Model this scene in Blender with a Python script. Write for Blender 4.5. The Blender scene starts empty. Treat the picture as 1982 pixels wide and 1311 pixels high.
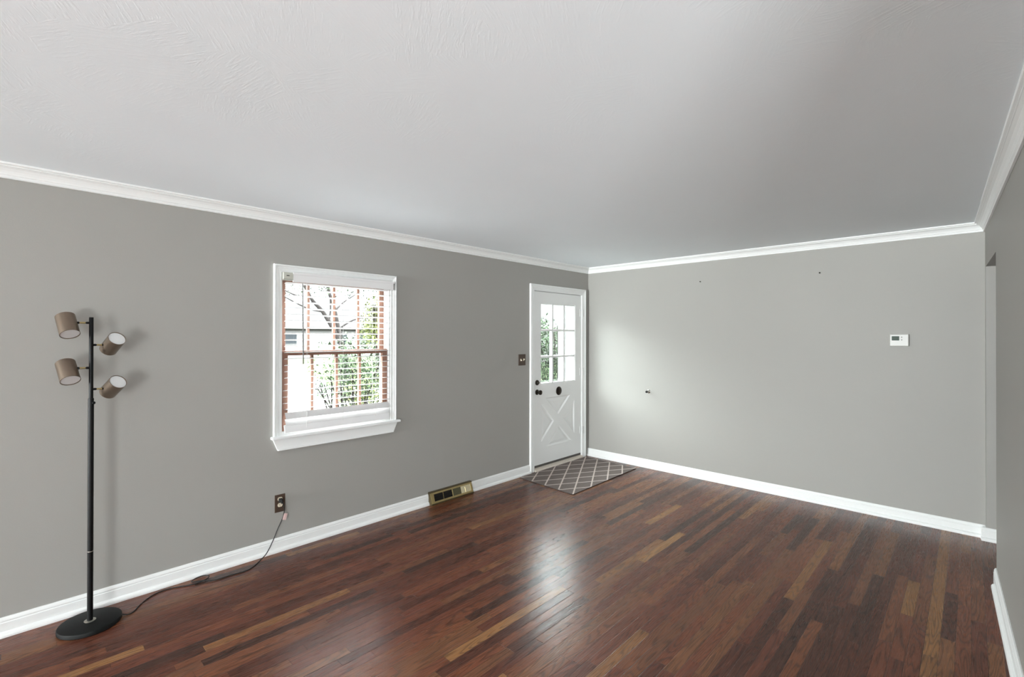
import bpy, bmesh, math, random
from mathutils import Vector, Matrix
from mathutils.geometry import tessellate_polygon

S = bpy.context.scene
COL = S.collection
R = math.radians
random.seed(7)

# ---------------------------------------------------------------- camera
CAM_H = 1.5445
cam_d = bpy.data.cameras.new('camera')
cam = bpy.data.objects.new('camera', cam_d)
COL.objects.link(cam)
cam_d.sensor_width = 36.0
cam_d.lens = 926.9 / 1982 * 36.0
cam_d.shift_y = -(655.5 - 647.87) / 1982
cam_d.clip_start = 0.02
cam_d.clip_end = 400
yaw, pitch, roll = R(43.776), R(0.202), R(0.0756)
F = Vector((math.cos(yaw) * math.cos(pitch), math.sin(yaw) * math.cos(pitch), math.sin(pitch)))
Rt = Vector((math.sin(yaw), -math.cos(yaw), 0))
Up = Rt.cross(F)
R2 = Rt * math.cos(roll) + Up * math.sin(roll)
U2 = Up * math.cos(roll) - Rt * math.sin(roll)
M = Matrix(((R2.x, U2.x, -F.x), (R2.y, U2.y, -F.y), (R2.z, U2.z, -F.z)))
cam.matrix_world = Matrix.Translation((0, 0, CAM_H)) @ M.to_4x4()
S.camera = cam

# ---------------------------------------------------------------- world, light, exposure
S.view_settings.view_transform = 'Standard'
S.view_settings.look = 'None'
S.view_settings.gamma = 1
S.view_settings.use_curve_mapping = False
S.view_settings.exposure = 0.33
W = bpy.data.worlds.new('sky')
S.world = W
W.use_nodes = True
bg = W.node_tree.nodes['Background']
# bright overcast sky: the zenith several times brighter than the horizon
WN = W.node_tree
w_tc = WN.nodes.new('ShaderNodeTexCoord')
w_sp = WN.nodes.new('ShaderNodeSeparateXYZ')
w_mr = WN.nodes.new('ShaderNodeMapRange')
w_mr.interpolation_type = 'SMOOTHSTEP'
w_mr.inputs['From Min'].default_value = 0.13
w_mr.inputs['From Max'].default_value = 0.42
w_mr.inputs['To Min'].default_value = 1.6
w_mr.inputs['To Max'].default_value = 42.0
WN.links.new(w_tc.outputs['Generated'], w_sp.inputs[0])
WN.links.new(w_sp.outputs['Z'], w_mr.inputs['Value'])
WN.links.new(w_mr.outputs[0], bg.inputs['Strength'])
bg.inputs[0].default_value = (0.93, 0.97, 1.0, 1)

def area(name, loc, target, sx, sy, power, color=(1, 1, 1), portal=False):
    d = bpy.data.lights.new(name, 'AREA')
    d.shape = 'RECTANGLE'
    d.size, d.size_y, d.energy, d.color = sx, sy, power, color
    d.cycles.is_portal = portal
    o = bpy.data.objects.new(name, d)
    COL.objects.link(o)
    o.location = loc
    o.rotation_euler = (Vector(target) - Vector(loc)).to_track_quat('-Z', 'Y').to_euler()
    return o

# daylight through the glass door of the dining end, behind the camera
area('daylight_door', (-3.36, -2.8, 1.05), (-1.5, -2.4, 2.8), 2.1, 1.9, 460, (0.945, 0.98, 1.0))
# added fill lamp outside a made-up window in the unseen rear wall
area('fill_light', (-9.26, 2.62, 1.40), (-5.5, 2.1, 6.4), 1.62, 1.4, 2150, (0.945, 0.98, 1.0))
# sky portals at the openings of the front wall
area('portal_window', (1.79, 3.76, 1.41), (1.79, 0, 1.41), 0.92, 1.2, 1, portal=True)
area('portal_door', (4.57, 3.70, 1.46), (4.57, 0, 1.46), 0.72, 0.98, 1, portal=True)

# ---------------------------------------------------------------- constants of the room
YL, XF, ZC = 3.5933, 5.1797, 2.427
WT = 0.15
XB, YD, XE = -3.1, -5.0, 0.55          # dining back wall, dining side wall, end of the right wall
XL = -9.0                              # back wall of the living room
def yr(x): return -0.080 - 0.0372 * (5.18 - x)
RDIR = Vector((1, 0.0372, 0)).normalized()
RNRM = Vector((-0.0372, 1, 0)).normalized()

# ---------------------------------------------------------------- materials
def srgb(r, g, b):
    f = lambda c: (c / 255 / 12.92) if c / 255 <= 0.04045 else ((c / 255 + 0.055) / 1.055) ** 2.4
    return (f(r), f(g), f(b), 1)

def mat(name, col, rough=0.5, metal=0.0, noise=0.03, nscale=12, bump=0.0, bscale=80, spec=0.5, coat=0.0):
    m = bpy.data.materials.new(name)
    m.use_nodes = True
    nt = m.node_tree
    b = nt.nodes['Principled BSDF']
    b.inputs['Roughness'].default_value = rough
    b.inputs['Metallic'].default_value = metal
    b.inputs['Specular IOR Level'].default_value = spec
    if coat:
        b.inputs['Coat Weight'].default_value = coat
    tc = nt.nodes.new('ShaderNodeTexCoord')
    n = nt.nodes.new('ShaderNodeTexNoise')
    n.inputs['Scale'].default_value = nscale
    n.inputs['Detail'].default_value = 4
    nt.links.new(tc.outputs['Object'], n.inputs['Vector'])
    mix = nt.nodes.new('ShaderNodeMix')
    mix.data_type = 'RGBA'
    mix.inputs[6].default_value = tuple(c * (1 - noise) for c in col[:3]) + (1,)
    mix.inputs[7].default_value = tuple(min(1, c * (1 + noise)) for c in col[:3]) + (1,)
    nt.links.new(n.outputs['Fac'], mix.inputs[0])
    nt.links.new(mix.outputs[2], b.inputs['Base Color'])
    if bump:
        n2 = nt.nodes.new('ShaderNodeTexNoise')
        n2.inputs['Scale'].default_value = bscale
        n2.inputs['Detail'].default_value = 3
        nt.links.new(tc.outputs['Object'], n2.inputs['Vector'])
        bp = nt.nodes.new('ShaderNodeBump')
        bp.inputs['Strength'].default_value = bump
        bp.inputs['Distance'].default_value = 0.002
        nt.links.new(n2.outputs['Fac'], bp.inputs['Height'])
        nt.links.new(bp.outputs[0], b.inputs['Normal'])
    return m

def glass_mat(name, tint=(0.95, 0.97, 0.96, 1)):
    m = bpy.data.materials.new(name)
    m.use_nodes = True
    nt = m.node_tree
    nt.nodes.remove(nt.nodes['Principled BSDF'])
    out = nt.nodes['Material Output']
    t = nt.nodes.new('ShaderNodeBsdfTransparent')
    t.inputs[0].default_value = tint
    g = nt.nodes.new('ShaderNodeBsdfGlossy')
    g.inputs['Roughness'].default_value = 0.02
    lw = nt.nodes.new('ShaderNodeLayerWeight')
    lw.inputs[0].default_value = 0.5
    fr = nt.nodes.new('ShaderNodeMath')
    fr.operation = 'POWER'
    nt.links.new(lw.outputs['Facing'], fr.inputs[0])
    fr.inputs[1].default_value = 4.0
    fr2 = nt.nodes.new('ShaderNodeMath')
    fr2.operation = 'MULTIPLY_ADD'
    nt.links.new(fr.outputs[0], fr2.inputs[0])
    fr2.inputs[1].default_value = 0.6
    fr2.inputs[2].default_value = 0.03
    fr = fr2
    mx = nt.nodes.new('ShaderNodeMixShader')
    nt.links.new(fr.outputs[0], mx.inputs[0])
    nt.links.new(t.outputs[0], mx.inputs[1])
    nt.links.new(g.outputs[0], mx.inputs[2])
    nt.links.new(mx.outputs[0], out.inputs[0])
    return m

def N(nt, kind, **kw):
    n = nt.nodes.new(kind)
    for k, v in kw.items():
        setattr(n, k, v)
    return n

def mth(nt, op, a, b=None, c=None):
    n = nt.nodes.new('ShaderNodeMath')
    n.operation = op
    for i, v in enumerate((a, b, c)):
        if v is None:
            continue
        if isinstance(v, (int, float)):
            n.inputs[i].default_value = v
        else:
            nt.links.new(v, n.inputs[i])
    return n.outputs[0]

def ceiling_mat():
    m = mat('ceiling_paint', srgb(243, 249, 253), 0.7, noise=0.012, nscale=3, spec=0.3)
    nt = m.node_tree
    b = nt.nodes['Principled BSDF']
    tc = nt.nodes.new('ShaderNodeTexCoord')
    # brushed plaster: short strokes turned about patch by patch
    v = N(nt, 'ShaderNodeTexVoronoi')
    v.inputs['Scale'].default_value = 4.5
    nt.links.new(tc.outputs['Object'], v.inputs['Vector'])
    rot = N(nt, 'ShaderNodeVectorRotate', rotation_type='Z_AXIS')
    nt.links.new(tc.outputs['Object'], rot.inputs['Vector'])
    sep = N(nt, 'ShaderNodeSeparateColor')
    nt.links.new(v.outputs['Color'], sep.inputs[0])
    nt.links.new(mth(nt, 'MULTIPLY', sep.outputs[0], 3.0), rot.inputs['Angle'])
    mp = N(nt, 'ShaderNodeMapping')
    mp.inputs['Scale'].default_value = (18, 120, 1)
    nt.links.new(rot.outputs[0], mp.inputs['Vector'])
    n = N(nt, 'ShaderNodeTexNoise')
    n.inputs['Scale'].default_value = 1.0
    n.inputs['Detail'].default_value = 3
    nt.links.new(mp.outputs[0], n.inputs['Vector'])
    cr = N(nt, 'ShaderNodeValToRGB')
    cr.color_ramp.elements[0].position = 0.5
    cr.color_ramp.elements[1].position = 0.72
    nt.links.new(n.outputs['Fac'], cr.inputs[0])
    n3 = N(nt, 'ShaderNodeTexNoise')
    n3.inputs['Scale'].default_value = 2.5
    nt.links.new(tc.outputs['Object'], n3.inputs['Vector'])
    h = mth(nt, 'MULTIPLY', cr.outputs[0], n3.outputs['Fac'])
    bp = N(nt, 'ShaderNodeBump')
    bp.inputs['Strength'].default_value = 0.16
    bp.inputs['Distance'].default_value = 0.002
    nt.links.new(h, bp.inputs['Height'])
    nt.links.new(bp.outputs[0], b.inputs['Normal'])
    return m

def floor_mat():
    m = bpy.data.materials.new('oak_strip_floor')
    m.use_nodes = True
    nt = m.node_tree
    L = nt.links.new
    b = nt.nodes['Principled BSDF']
    tc = N(nt, 'ShaderNodeTexCoord')
    sp = N(nt, 'ShaderNodeSeparateXYZ')
    L(tc.outputs['Object'], sp.inputs[0])
    X, Y = sp.outputs[0], sp.outputs[1]
    w = 0.0575
    yy = mth(nt, 'DIVIDE', Y, w)
    row = mth(nt, 'FLOOR', yy)
    fy = mth(nt, 'FRACT', yy)
    wn = N(nt, 'ShaderNodeTexWhiteNoise', noise_dimensions='1D')
    L(row, wn.inputs['W'])
    ln = mth(nt, 'MULTIPLY_ADD', wn.outputs['Value'], 0.75, 0.5)
    xo = mth(nt, 'MULTIPLY_ADD', wn.outputs['Value'], 37.7, 0.0)
    xx = mth(nt, 'ADD', mth(nt, 'DIVIDE', X, ln), xo)
    brd = mth(nt, 'FLOOR', xx)
    fx = mth(nt, 'FRACT', xx)
    cid = N(nt, 'ShaderNodeCombineXYZ')
    L(row, cid.inputs[0]); L(brd, cid.inputs[1])
    w2 = N(nt, 'ShaderNodeTexWhiteNoise', noise_dimensions='3D')
    L(cid.outputs[0], w2.inputs['Vector'])
    idv = w2.outputs['Value']
    cr = N(nt, 'ShaderNodeValToRGB')
    cr.color_ramp.interpolation = 'LINEAR'
    els = [(0.0, (60, 37, 29)), (0.12, (74, 41, 30)), (0.4, (92, 51, 37)), (0.62, (106, 63, 42)), (0.8, (98, 62, 43)), (0.975, (110, 72, 47)), (1.0, (138, 99, 61))]
    e = cr.color_ramp.elements
    e[0].position, e[0].color = els[0][0], srgb(*els[0][1])
    e[1].position, e[1].color = els[-1][0], srgb(*els[-1][1])
    for p, c in els[1:-1]:
        x = e.new(p)
        x.color = srgb(*c)
    L(idv, cr.inputs[0])
    # grain, its own on every board
    off = mth(nt, 'MULTIPLY', idv, 91.0)
    gv = N(nt, 'ShaderNodeCombineXYZ')
    L(mth(nt, 'MULTIPLY', X, 1.7), gv.inputs[0])
    L(mth(nt, 'MULTIPLY', Y, 17.0), gv.inputs[1])
    L(off, gv.inputs[2])
    n1 = N(nt, 'ShaderNodeTexNoise')
    n1.inputs['Scale'].default_value = 1.0
    n1.inputs['Detail'].default_value = 0.6
    n1.inputs['Distortion'].default_value = 0.25
    L(gv.outputs[0], n1.inputs['Vector'])
    rings = mth(nt, 'SINE', mth(nt, 'MULTIPLY', n1.outputs['Fac'], 85.0))
    ringm = N(nt, 'ShaderNodeMapRange')
    ringm.inputs['From Min'].default_value = -0.2
    ringm.inputs['From Max'].default_value = 1.0
    L(rings, ringm.inputs['Value'])
    gv2 = N(nt, 'ShaderNodeCombineXYZ')
    L(mth(nt, 'MULTIPLY', X, 9.0), gv2.inputs[0])
    L(mth(nt, 'MULTIPLY', Y, 260.0), gv2.inputs[1])
    L(off, gv2.inputs[2])
    n2 = N(nt, 'ShaderNodeTexNoise')
    n2.inputs['Scale'].default_value = 1.0
    n2.inputs['Detail'].default_value = 4
    L(gv2.outputs[0], n2.inputs['Vector'])
    gv3 = N(nt, 'ShaderNodeCombineXYZ')
    L(mth(nt, 'MULTIPLY', X, 4.0), gv3.inputs[0])
    L(mth(nt, 'MULTIPLY', Y, 9.0), gv3.inputs[1])
    L(off, gv3.inputs[2])
    n3 = N(nt, 'ShaderNodeTexNoise')
    n3.inputs['Scale'].default_value = 1.0
    n3.inputs['Detail'].default_value = 3
    L(gv3.outputs[0], n3.inputs['Vector'])
    grain = mth(nt, 'ADD', mth(nt, 'MULTIPLY', mth(nt, 'POWER', ringm.outputs[0], 1.6), 0.62), mth(nt, 'MULTIPLY', n2.outputs['Fac'], 0.55))
    val = mth(nt, 'ADD', mth(nt, 'SUBTRACT', 1.24, grain), mth(nt, 'MULTIPLY', n3.outputs['Fac'], 0.75))
    mul = N(nt, 'ShaderNodeMix', data_type='RGBA', blend_type='MULTIPLY')
    mul.inputs[0].default_value = 1.0
    L(cr.outputs[0], mul.inputs[6])
    cc = N(nt, 'ShaderNodeCombineColor')
    for i in range(3):
        L(val, cc.inputs[i])
    L(cc.outputs[0], mul.inputs[7])
    # joints between boards
    ey = mth(nt, 'MINIMUM', fy, mth(nt, 'SUBTRACT', 1.0, fy))
    ex = mth(nt, 'MULTIPLY', mth(nt, 'MINIMUM', fx, mth(nt, 'SUBTRACT', 1.0, fx)), mth(nt, 'DIVIDE', ln, w))
    ed = mth(nt, 'MINIMUM', ey, ex)
    gap = N(nt, 'ShaderNodeMapRange')
    gap.inputs['From Min'].default_value = 0.008
    gap.inputs['From Max'].default_value = 0.03
    L(ed, gap.inputs['Value'])
    dk = N(nt, 'ShaderNodeMix', data_type='RGBA')
    dk.inputs[6].default_value = srgb(26, 17, 14)
    L(mth(nt, 'MULTIPLY_ADD', gap.outputs[0], 0.55, 0.45), dk.inputs[0])
    L(mul.outputs[2], dk.inputs[7])
    L(dk.outputs[2], b.inputs['Base Color'])
    rg = mth(nt, 'MULTIPLY_ADD', n2.outputs['Fac'], 0.12, 0.22)
    L(rg, b.inputs['Roughness'])
    b.inputs['Specular IOR Level'].default_value = 0.30
    bp = N(nt, 'ShaderNodeBump')
    bp.inputs['Strength'].default_value = 0.35
    bp.inputs['Distance'].default_value = 0.0012
    hh = mth(nt, 'ADD', mth(nt, 'MULTIPLY', gap.outputs[0], 1.0), mth(nt, 'MULTIPLY', grain, -0.35))
    hh = mth(nt, 'ADD', hh, mth(nt, 'MULTIPLY', idv, 0.25))
    L(hh, bp.inputs['Height'])
    L(bp.outputs[0], b.inputs['Normal'])
    return m

def mat_mat():
    m = mat('woven_mat', srgb(118, 108, 104), 0.95, noise=0.25, nscale=160, bump=0.6, bscale=300, spec=0.1)
    nt = m.node_tree
    L = nt.links.new
    b = nt.nodes['Principled BSDF']
    src = b.inputs['Base Color'].links[0].from_socket
    uv = N(nt, 'ShaderNodeUVMap')
    sp = N(nt, 'ShaderNodeSeparateXYZ')
    L(uv.outputs[0], sp.inputs[0])
    def near(v, wd):
        f = mth(nt, 'FRACT', mth(nt, 'ADD', v, 100.5))
        d = mth(nt, 'ABSOLUTE', mth(nt, 'SUBTRACT', f, 0.5))
        return mth(nt, 'LESS_THAN', d, wd)
    a = near(mth(nt, 'ADD', sp.outputs[0], sp.outputs[1]), 0.048)
    c = near(mth(nt, 'SUBTRACT', sp.outputs[0], sp.outputs[1]), 0.048)
    ln = mth(nt, 'MAXIMUM', a, c)
    mx = N(nt, 'ShaderNodeMix', data_type='RGBA')
    L(ln, mx.inputs[0])
    L(src, mx.inputs[6])
    mx.inputs[7].default_value = srgb(205, 192, 184)
    L(mx.outputs[2], b.inputs['Base Color'])
    return m

MT = {}
MT['wall'] = mat('greige_wall_paint', srgb(159, 157, 152), 0.55, noise=0.015, nscale=2, bump=0.12, bscale=140, spec=0.35)
MT['ceil'] = ceiling_mat()
MT['trim'] = mat('white_trim_paint', srgb(236, 237, 236), 0.35, noise=0.012, nscale=5)
MT['floor'] = floor_mat()
MT['mat'] = mat_mat()
MT['matedge'] = mat('mat_binding', srgb(70, 62, 58), 0.9)
MT['sash'] = mat('stained_sash_wood', srgb(138, 102, 86), 0.5, noise=0.12, nscale=30)
MT['blind'] = mat('white_blind_rail', srgb(232, 231, 231), 0.4, noise=0.01)
MT['slat'] = mat('white_slat', srgb(214, 213, 213), 0.45, noise=0.01)
MT['bracket'] = mat('beige_plastic', srgb(190, 190, 180), 0.5, noise=0.02)
MT['cordw'] = mat('white_cord', srgb(215, 213, 210), 0.8)
MT['wand'] = mat('grey_wand', srgb(105, 104, 102), 0.3)
MT['black'] = mat('black_powder_coat', srgb(11, 11, 12), 0.45, noise=0.08, nscale=40, spec=0.22)
MT['blackbase'] = mat('black_base_coat', srgb(20, 21, 21), 0.6, noise=0.15, nscale=60, bump=0.15, bscale=200, spec=0.2)
MT['bronze'] = mat('brushed_bronze', srgb(134, 119, 105), 0.34, metal=0.9, noise=0.06, nscale=50)
MT['ring'] = mat('steel_ring', srgb(170, 165, 155), 0.35, metal=0.8)
MT['diff'] = mat('frosted_diffuser', srgb(222, 222, 222), 0.6, noise=0.03, nscale=30)
MT['rubber'] = mat('black_rubber', srgb(20, 19, 19), 0.6)
MT['tag'] = mat('pink_tag', srgb(228, 196, 192), 0.7)
MT['brown'] = mat('brown_plate', srgb(74, 58, 48), 0.4, noise=0.08, nscale=60)
MT['ivory'] = mat('ivory_plastic', srgb(222, 212, 190), 0.4)
MT['slot'] = mat('dark_slot', srgb(22, 18, 15), 0.7)
MT['brass'] = mat('aged_brass', srgb(176, 158, 112), 0.36, metal=0.75, noise=0.12, nscale=40)
MT['brassdk'] = mat('dark_brass', srgb(96, 84, 60), 0.45, metal=0.6, noise=0.15, nscale=40)
MT['olive'] = mat('olive_damper', srgb(84, 80, 58), 0.5, metal=0.3, noise=0.1)
MT['pale'] = mat('pale_brass_damper', srgb(214, 204, 172), 0.3, metal=0.5, noise=0.05)
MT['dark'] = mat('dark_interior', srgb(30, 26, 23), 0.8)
MT['hard'] = mat('dark_bronze_hardware', srgb(58, 52, 46), 0.3, metal=0.85, noise=0.1, nscale=60)
MT['chrome'] = mat('steel_hardware', srgb(190, 188, 182), 0.22, metal=0.95)
MT['weather'] = mat('grey_door_sweep', srgb(84, 80, 76), 0.55)
MT['sill'] = mat('threshold_wood', srgb(206, 196, 184), 0.5, noise=0.1, nscale=25)
MT['case'] = mat('white_thermostat_plastic', srgb(200, 199, 195), 0.4)
MT['lcd'] = mat('green_grey_lcd', srgb(58, 74, 64), 0.6, noise=0.1, nscale=120)
MT['btn'] = mat('grey_button', srgb(128, 126, 122), 0.5)
MT['glass'] = glass_mat('clear_glass')
MT['greyglass'] = glass_mat('grey_glass', (0.80, 0.82, 0.82, 1))
MT['leafA'] = mat('shrub_leaf', srgb(48, 60, 42), 0.6, noise=0.35, nscale=9, spec=0.05)  # leaf green darkened to balance the overbright sky
MT['leafB'] = mat('yellow_green_leaf', srgb(74, 80, 42), 0.6, noise=0.3, nscale=5, spec=0.05)  # also darkened; the strong sky lifts it to a paler leaf tone
MT['bark'] = mat('grey_bark', srgb(38, 35, 34), 0.9, noise=0.3, nscale=14, spec=0.05)  # bark colour lowered too, since the sky light is so strong
MT['twig'] = mat('dark_twig', srgb(34, 30, 28), 0.9, noise=0.2, spec=0.05)
MT['lawn'] = mat('lawn_grass', srgb(44, 52, 29), 0.95, noise=0.3, nscale=2, spec=0.05)  # grass darkened against the excess sky brightness
MT['conc'] = mat('darkened_concrete', srgb(72, 71, 70), 0.9, noise=0.05, nscale=5, spec=0.05)  # base colour darkened to offset the overbright sky; it only renders pale
MT['siding'] = mat('darkened_siding', srgb(84, 83, 82), 0.7, noise=0.02, spec=0.05)  # dark grey base, lowered so the overbright sky makes it render white
MT['brick'] = mat('grey_brick', srgb(176, 166, 160), 0.9, noise=0.12, nscale=6)
MT['roof'] = mat('grey_shingle', srgb(44, 43, 43), 0.9, noise=0.12, nscale=6, spec=0.05)  # base kept dark under the overbright sky, like the other outdoor surfaces
MT['winglass'] = mat('blue_grey_panes', srgb(33, 36, 39), 0.2, noise=0.1, nscale=2)

# ---------------------------------------------------------------- mesh helpers
def bx(bm, x0, x1, y0, y1, z0, z1, bev=0.0, mtx=None):
    r = bmesh.ops.create_cube(bm, size=1)
    vs = r['verts']
    for v in vs:
        v.co = Vector((x0 + (v.co.x + .5) * (x1 - x0), y0 + (v.co.y + .5) * (y1 - y0), z0 + (v.co.z + .5) * (z1 - z0)))
    if bev:
        es = list({e for v in vs for e in v.link_edges})
        r = bmesh.ops.bevel(bm, geom=es, offset=bev, segments=2, affect='EDGES', profile=0.6)
        vs = list({v for f in r['faces'] for v in f.verts} | {v for v in vs if v.is_valid})
    if mtx is not None:
        for v in vs:
            v.co = mtx @ v.co
    return vs

def frame_of(d):
    d = Vector(d).normalized()
    a = Vector((0, 0, 1)) if abs(d.z) < 0.95 else Vector((1, 0, 0))
    u = d.cross(a).normalized()
    return d, u, d.cross(u).normalized()

def lathe(bm, prof, origin=(0, 0, 0), axis=(0, 0, 1), seg=32):
    """prof: list of (radius, distance along axis)"""
    d, u, w = frame_of(axis)
    o = Vector(origin)
    rings = []
    for r, h in prof:
        if r < 1e-6:
            rings.append([bm.verts.new(o + d * h)])
        else:
            rings.append([bm.verts.new(o + d * h + (u * math.cos(2 * math.pi * i / seg) + w * math.sin(2 * math.pi * i / seg)) * r) for i in range(seg)])
    for a, b in zip(rings, rings[1:]):
        for i in range(seg):
            j = (i + 1) % seg
            if len(a) == 1 and len(b) == 1:
                continue
            if len(a) == 1:
                bm.faces.new((a[0], b[j], b[i]))
            elif len(b) == 1:
                bm.faces.new((a[i], a[j], b[0]))
            else:
                bm.faces.new((a[i], a[j], b[j], b[i]))

def tube(bm, pts, rad, seg=8, closed=False):
    pts = [Vector(p) for p in pts]
    n = len(pts)
    rings = []
    prev = None
    for i, p in enumerate(pts):
        t = (pts[min(i + 1, n - 1)] - pts[max(i - 1, 0)]).normalized()
        if prev is None:
            _, u, w = frame_of(t)
        else:
            u = (prev - t * prev.dot(t)).normalized()
            w = t.cross(u)
        prev = u
        r = rad[i] if isinstance(rad, (list, tuple)) else rad
        rings.append([bm.verts.new(p + (u * math.cos(2 * math.pi * k / seg) + w * math.sin(2 * math.pi * k / seg)) * r) for k in range(seg)])
    for a, b in zip(rings, rings[1:]):
        for k in range(seg):
            j = (k + 1) % seg
            bm.faces.new((a[k], a[j], b[j], b[k]))
    bm.faces.new(rings[0][::-1])
    bm.faces.new(rings[-1])

def smooth_path(pts, sub=8):
    pts = [Vector(p) for p in pts]
    out = []
    for i in range(len(pts) - 1):
        p0, p1, p2, p3 = pts[max(i - 1, 0)], pts[i], pts[i + 1], pts[min(i + 2, len(pts) - 1)]
        for k in range(sub):
            t = k / sub
            out.append(0.5 * ((2 * p1) + (p2 - p0) * t + (2 * p0 - 5 * p1 + 4 * p2 - p3) * t * t + (3 * p1 - p0 - 3 * p2 + p3) * t ** 3))
    out.append(pts[-1])
    return out

def sweep(bm, prof, a, b, nrm):
    """prof: closed list of (out, z) swept straight from a to b; nrm points into the room"""
    a, b, nrm = Vector(a), Vector(b), Vector(nrm)
    A = [bm.verts.new(a + nrm * d + Vector((0, 0, z))) for d, z in prof]
    B = [bm.verts.new(b + nrm * d + Vector((0, 0, z))) for d, z in prof]
    n = len(prof)
    for i in range(n):
        j = (i + 1) % n
        bm.faces.new((A[i], A[j], B[j], B[i]))
    bm.faces.new(A[::-1])
    bm.faces.new(B)

def prism(bm, poly, axis_vec):
    """poly: 3D points of a flat outline, extruded by axis_vec"""
    A = [bm.verts.new(Vector(p)) for p in poly]
    B = [bm.verts.new(Vector(p) + Vector(axis_vec)) for p in poly]
    n = len(poly)
    for i in range(n):
        j = (i + 1) % n
        bm.faces.new((A[i], A[j], B[j], B[i]))
    bm.faces.new(A[::-1])
    bm.faces.new(B)

def obj(name, bm, m, parent=None, smooth=False, label=None, loc=None):
    bmesh.ops.recalc_face_normals(bm, faces=bm.faces)
    me = bpy.data.meshes.new(name)
    bm.to_mesh(me)
    bm.free()
    o = bpy.data.objects.new(name, me)
    me.materials.append(MT[m] if isinstance(m, str) else m)
    COL.objects.link(o)
    if smooth:
        for p in me.polygons:
            p.use_smooth = True
        md = None
        try:
            me.set_sharp_from_angle(angle=R(38))
        except Exception:
            pass
    if parent is not None:
        o.parent = parent
        o.matrix_parent_inverse = Matrix.Translation(-parent_loc(parent))
    if label:
        o['label'] = label
    return o

def parent_loc(p):
    v = Vector(p.location)
    if p.parent is not None:
        v = Vector((0, 0, 0)) if p.type == 'MESH' else v
    return v

def B():
    return bmesh.new()

def tag(o, label, cat, group=None, kind=None):
    o['label'] = label
    if cat:
        o['category'] = cat
    if group:
        o['group'] = group
    if kind:
        o['kind'] = kind
    return o

def thing(name, label, cat, loc=(0, 0, 0), group=None, kind=None):
    o = bpy.data.objects.new(name, None)
    o.empty_display_size = 0.1
    COL.objects.link(o)
    o.location = loc
    return tag(o, label, cat, group, kind)

def struct(name, bm, m, label, smooth=False):
    o = obj(name, bm, m, smooth=smooth)
    o['kind'] = 'structure'
    o['label'] = label
    return o

# ================================================================ ROOM SHELL
bm = B(); bx(bm, XL - WT, XF + WT, YD - WT, YL + 0.02, -0.12, 0)
struct('floor', bm, 'floor', 'dark stained oak strip floor running along the window wall')
bm = B(); bx(bm, XL - WT, XF + WT, YD - WT, YL + WT, ZC, ZC + 0.12)
struct('ceiling', bm, 'ceil', 'white brushed plaster ceiling')

# openings of the front (left) wall
WX0, WX1, WZ0, WZ1 = 1.342, 2.233, 0.812, 2.000
DX0, DX1, DZ1 = 4.108, 5.036, 2.072
bm = B()
y0, y1 = YL, YL + WT
bx(bm, XL - WT, WX0, y0, y1, 0, ZC)
bx(bm, WX0, WX1, y0, y1, 0, WZ0)
bx(bm, WX0, WX1, y0, y1, WZ1, ZC)
bx(bm, WX1, DX0, y0, y1, 0, ZC)
bx(bm, DX0, DX1, y0, y1, DZ1, ZC)
bx(bm, DX1, XF + WT, y0, y1, 0, ZC)
struct('wall_left', bm, 'wall', 'greige wall holding the window and the white front door')
bm = B(); bx(bm, XF, XF + WT, YD, YL, 0, ZC)
struct('wall_far', bm, 'wall', 'plain greige end wall with the thermostat')

# right wall, very slightly out of square, with a cased-less opening near the far corner
OX0, OX1, OZ = 4.268, 5.118, 2.080
RT = 0.12
def rp(x, d=0.0, z=0.0):
    return Vector((x, yr(x), z)) + RNRM * d
bm = B()
def wall_seg(x0, x1, z0, z1):
    poly = [rp(x0), rp(x1), rp(x1, -RT), rp(x0, -RT)]
    prism(bm, [(p.x, p.y, z0) for p in poly], (0, 0, z1 - z0))
wall_seg(XE, OX0, 0, ZC)
wall_seg(OX0, OX1, OZ, ZC)
wall_seg(OX1, XF + 0.003, 0, ZC)
struct('wall_right', bm, 'wall', 'greige wall at the right edge with a plain doorway opening')
bm = B()
bx(bm, XE, XE + RT, YD, yr(XE) - RT, 0, ZC)
struct('wall_divider', bm, 'wall', 'greige wall between the dining end and the hall')
bm = B(); bx(bm, XE + RT, XF, -1.75, -1.62, 0, ZC)
struct('wall_hall', bm, 'wall', 'greige wall of the hall beyond the doorway opening')
BWY0, BWY1, BWZ0, BWZ1 = -3.9, -1.7, 0.08, 2.10
bm = B()
bx(bm, XB - WT, XB, YD - WT, BWY0, 0, ZC)
bx(bm, XB - WT, XB, BWY1, -1.5, 0, ZC)
bx(bm, XB - WT, XB, BWY0, BWY1, 0, BWZ0)
bx(bm, XB - WT, XB, BWY0, BWY1, BWZ1, ZC)
struct('wall_back', bm, 'wall', 'greige wall behind the camera with a wide glass door')
bm = B()
bx(bm, XL - WT, XL, -1.6, 1.75, 0, ZC)
bx(bm, XL - WT, XL, 3.48, YL, 0, ZC)
bx(bm, XL - WT, XL, 1.75, 3.48, 0, 0.60)
bx(bm, XL - WT, XL, 1.75, 3.48, 2.15, ZC)
bx(bm, XL, XB - WT, -1.65, -1.5, 0, ZC)
struct('wall_rear', bm, 'wall', 'greige back wall of the living room with an added wide window for fill light')
bm = B(); bx(bm, XB - WT, XE + RT, YD - WT, YD, 0, ZC)
struct('wall_side', bm, 'wall', 'greige side wall of the dining end')

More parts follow.
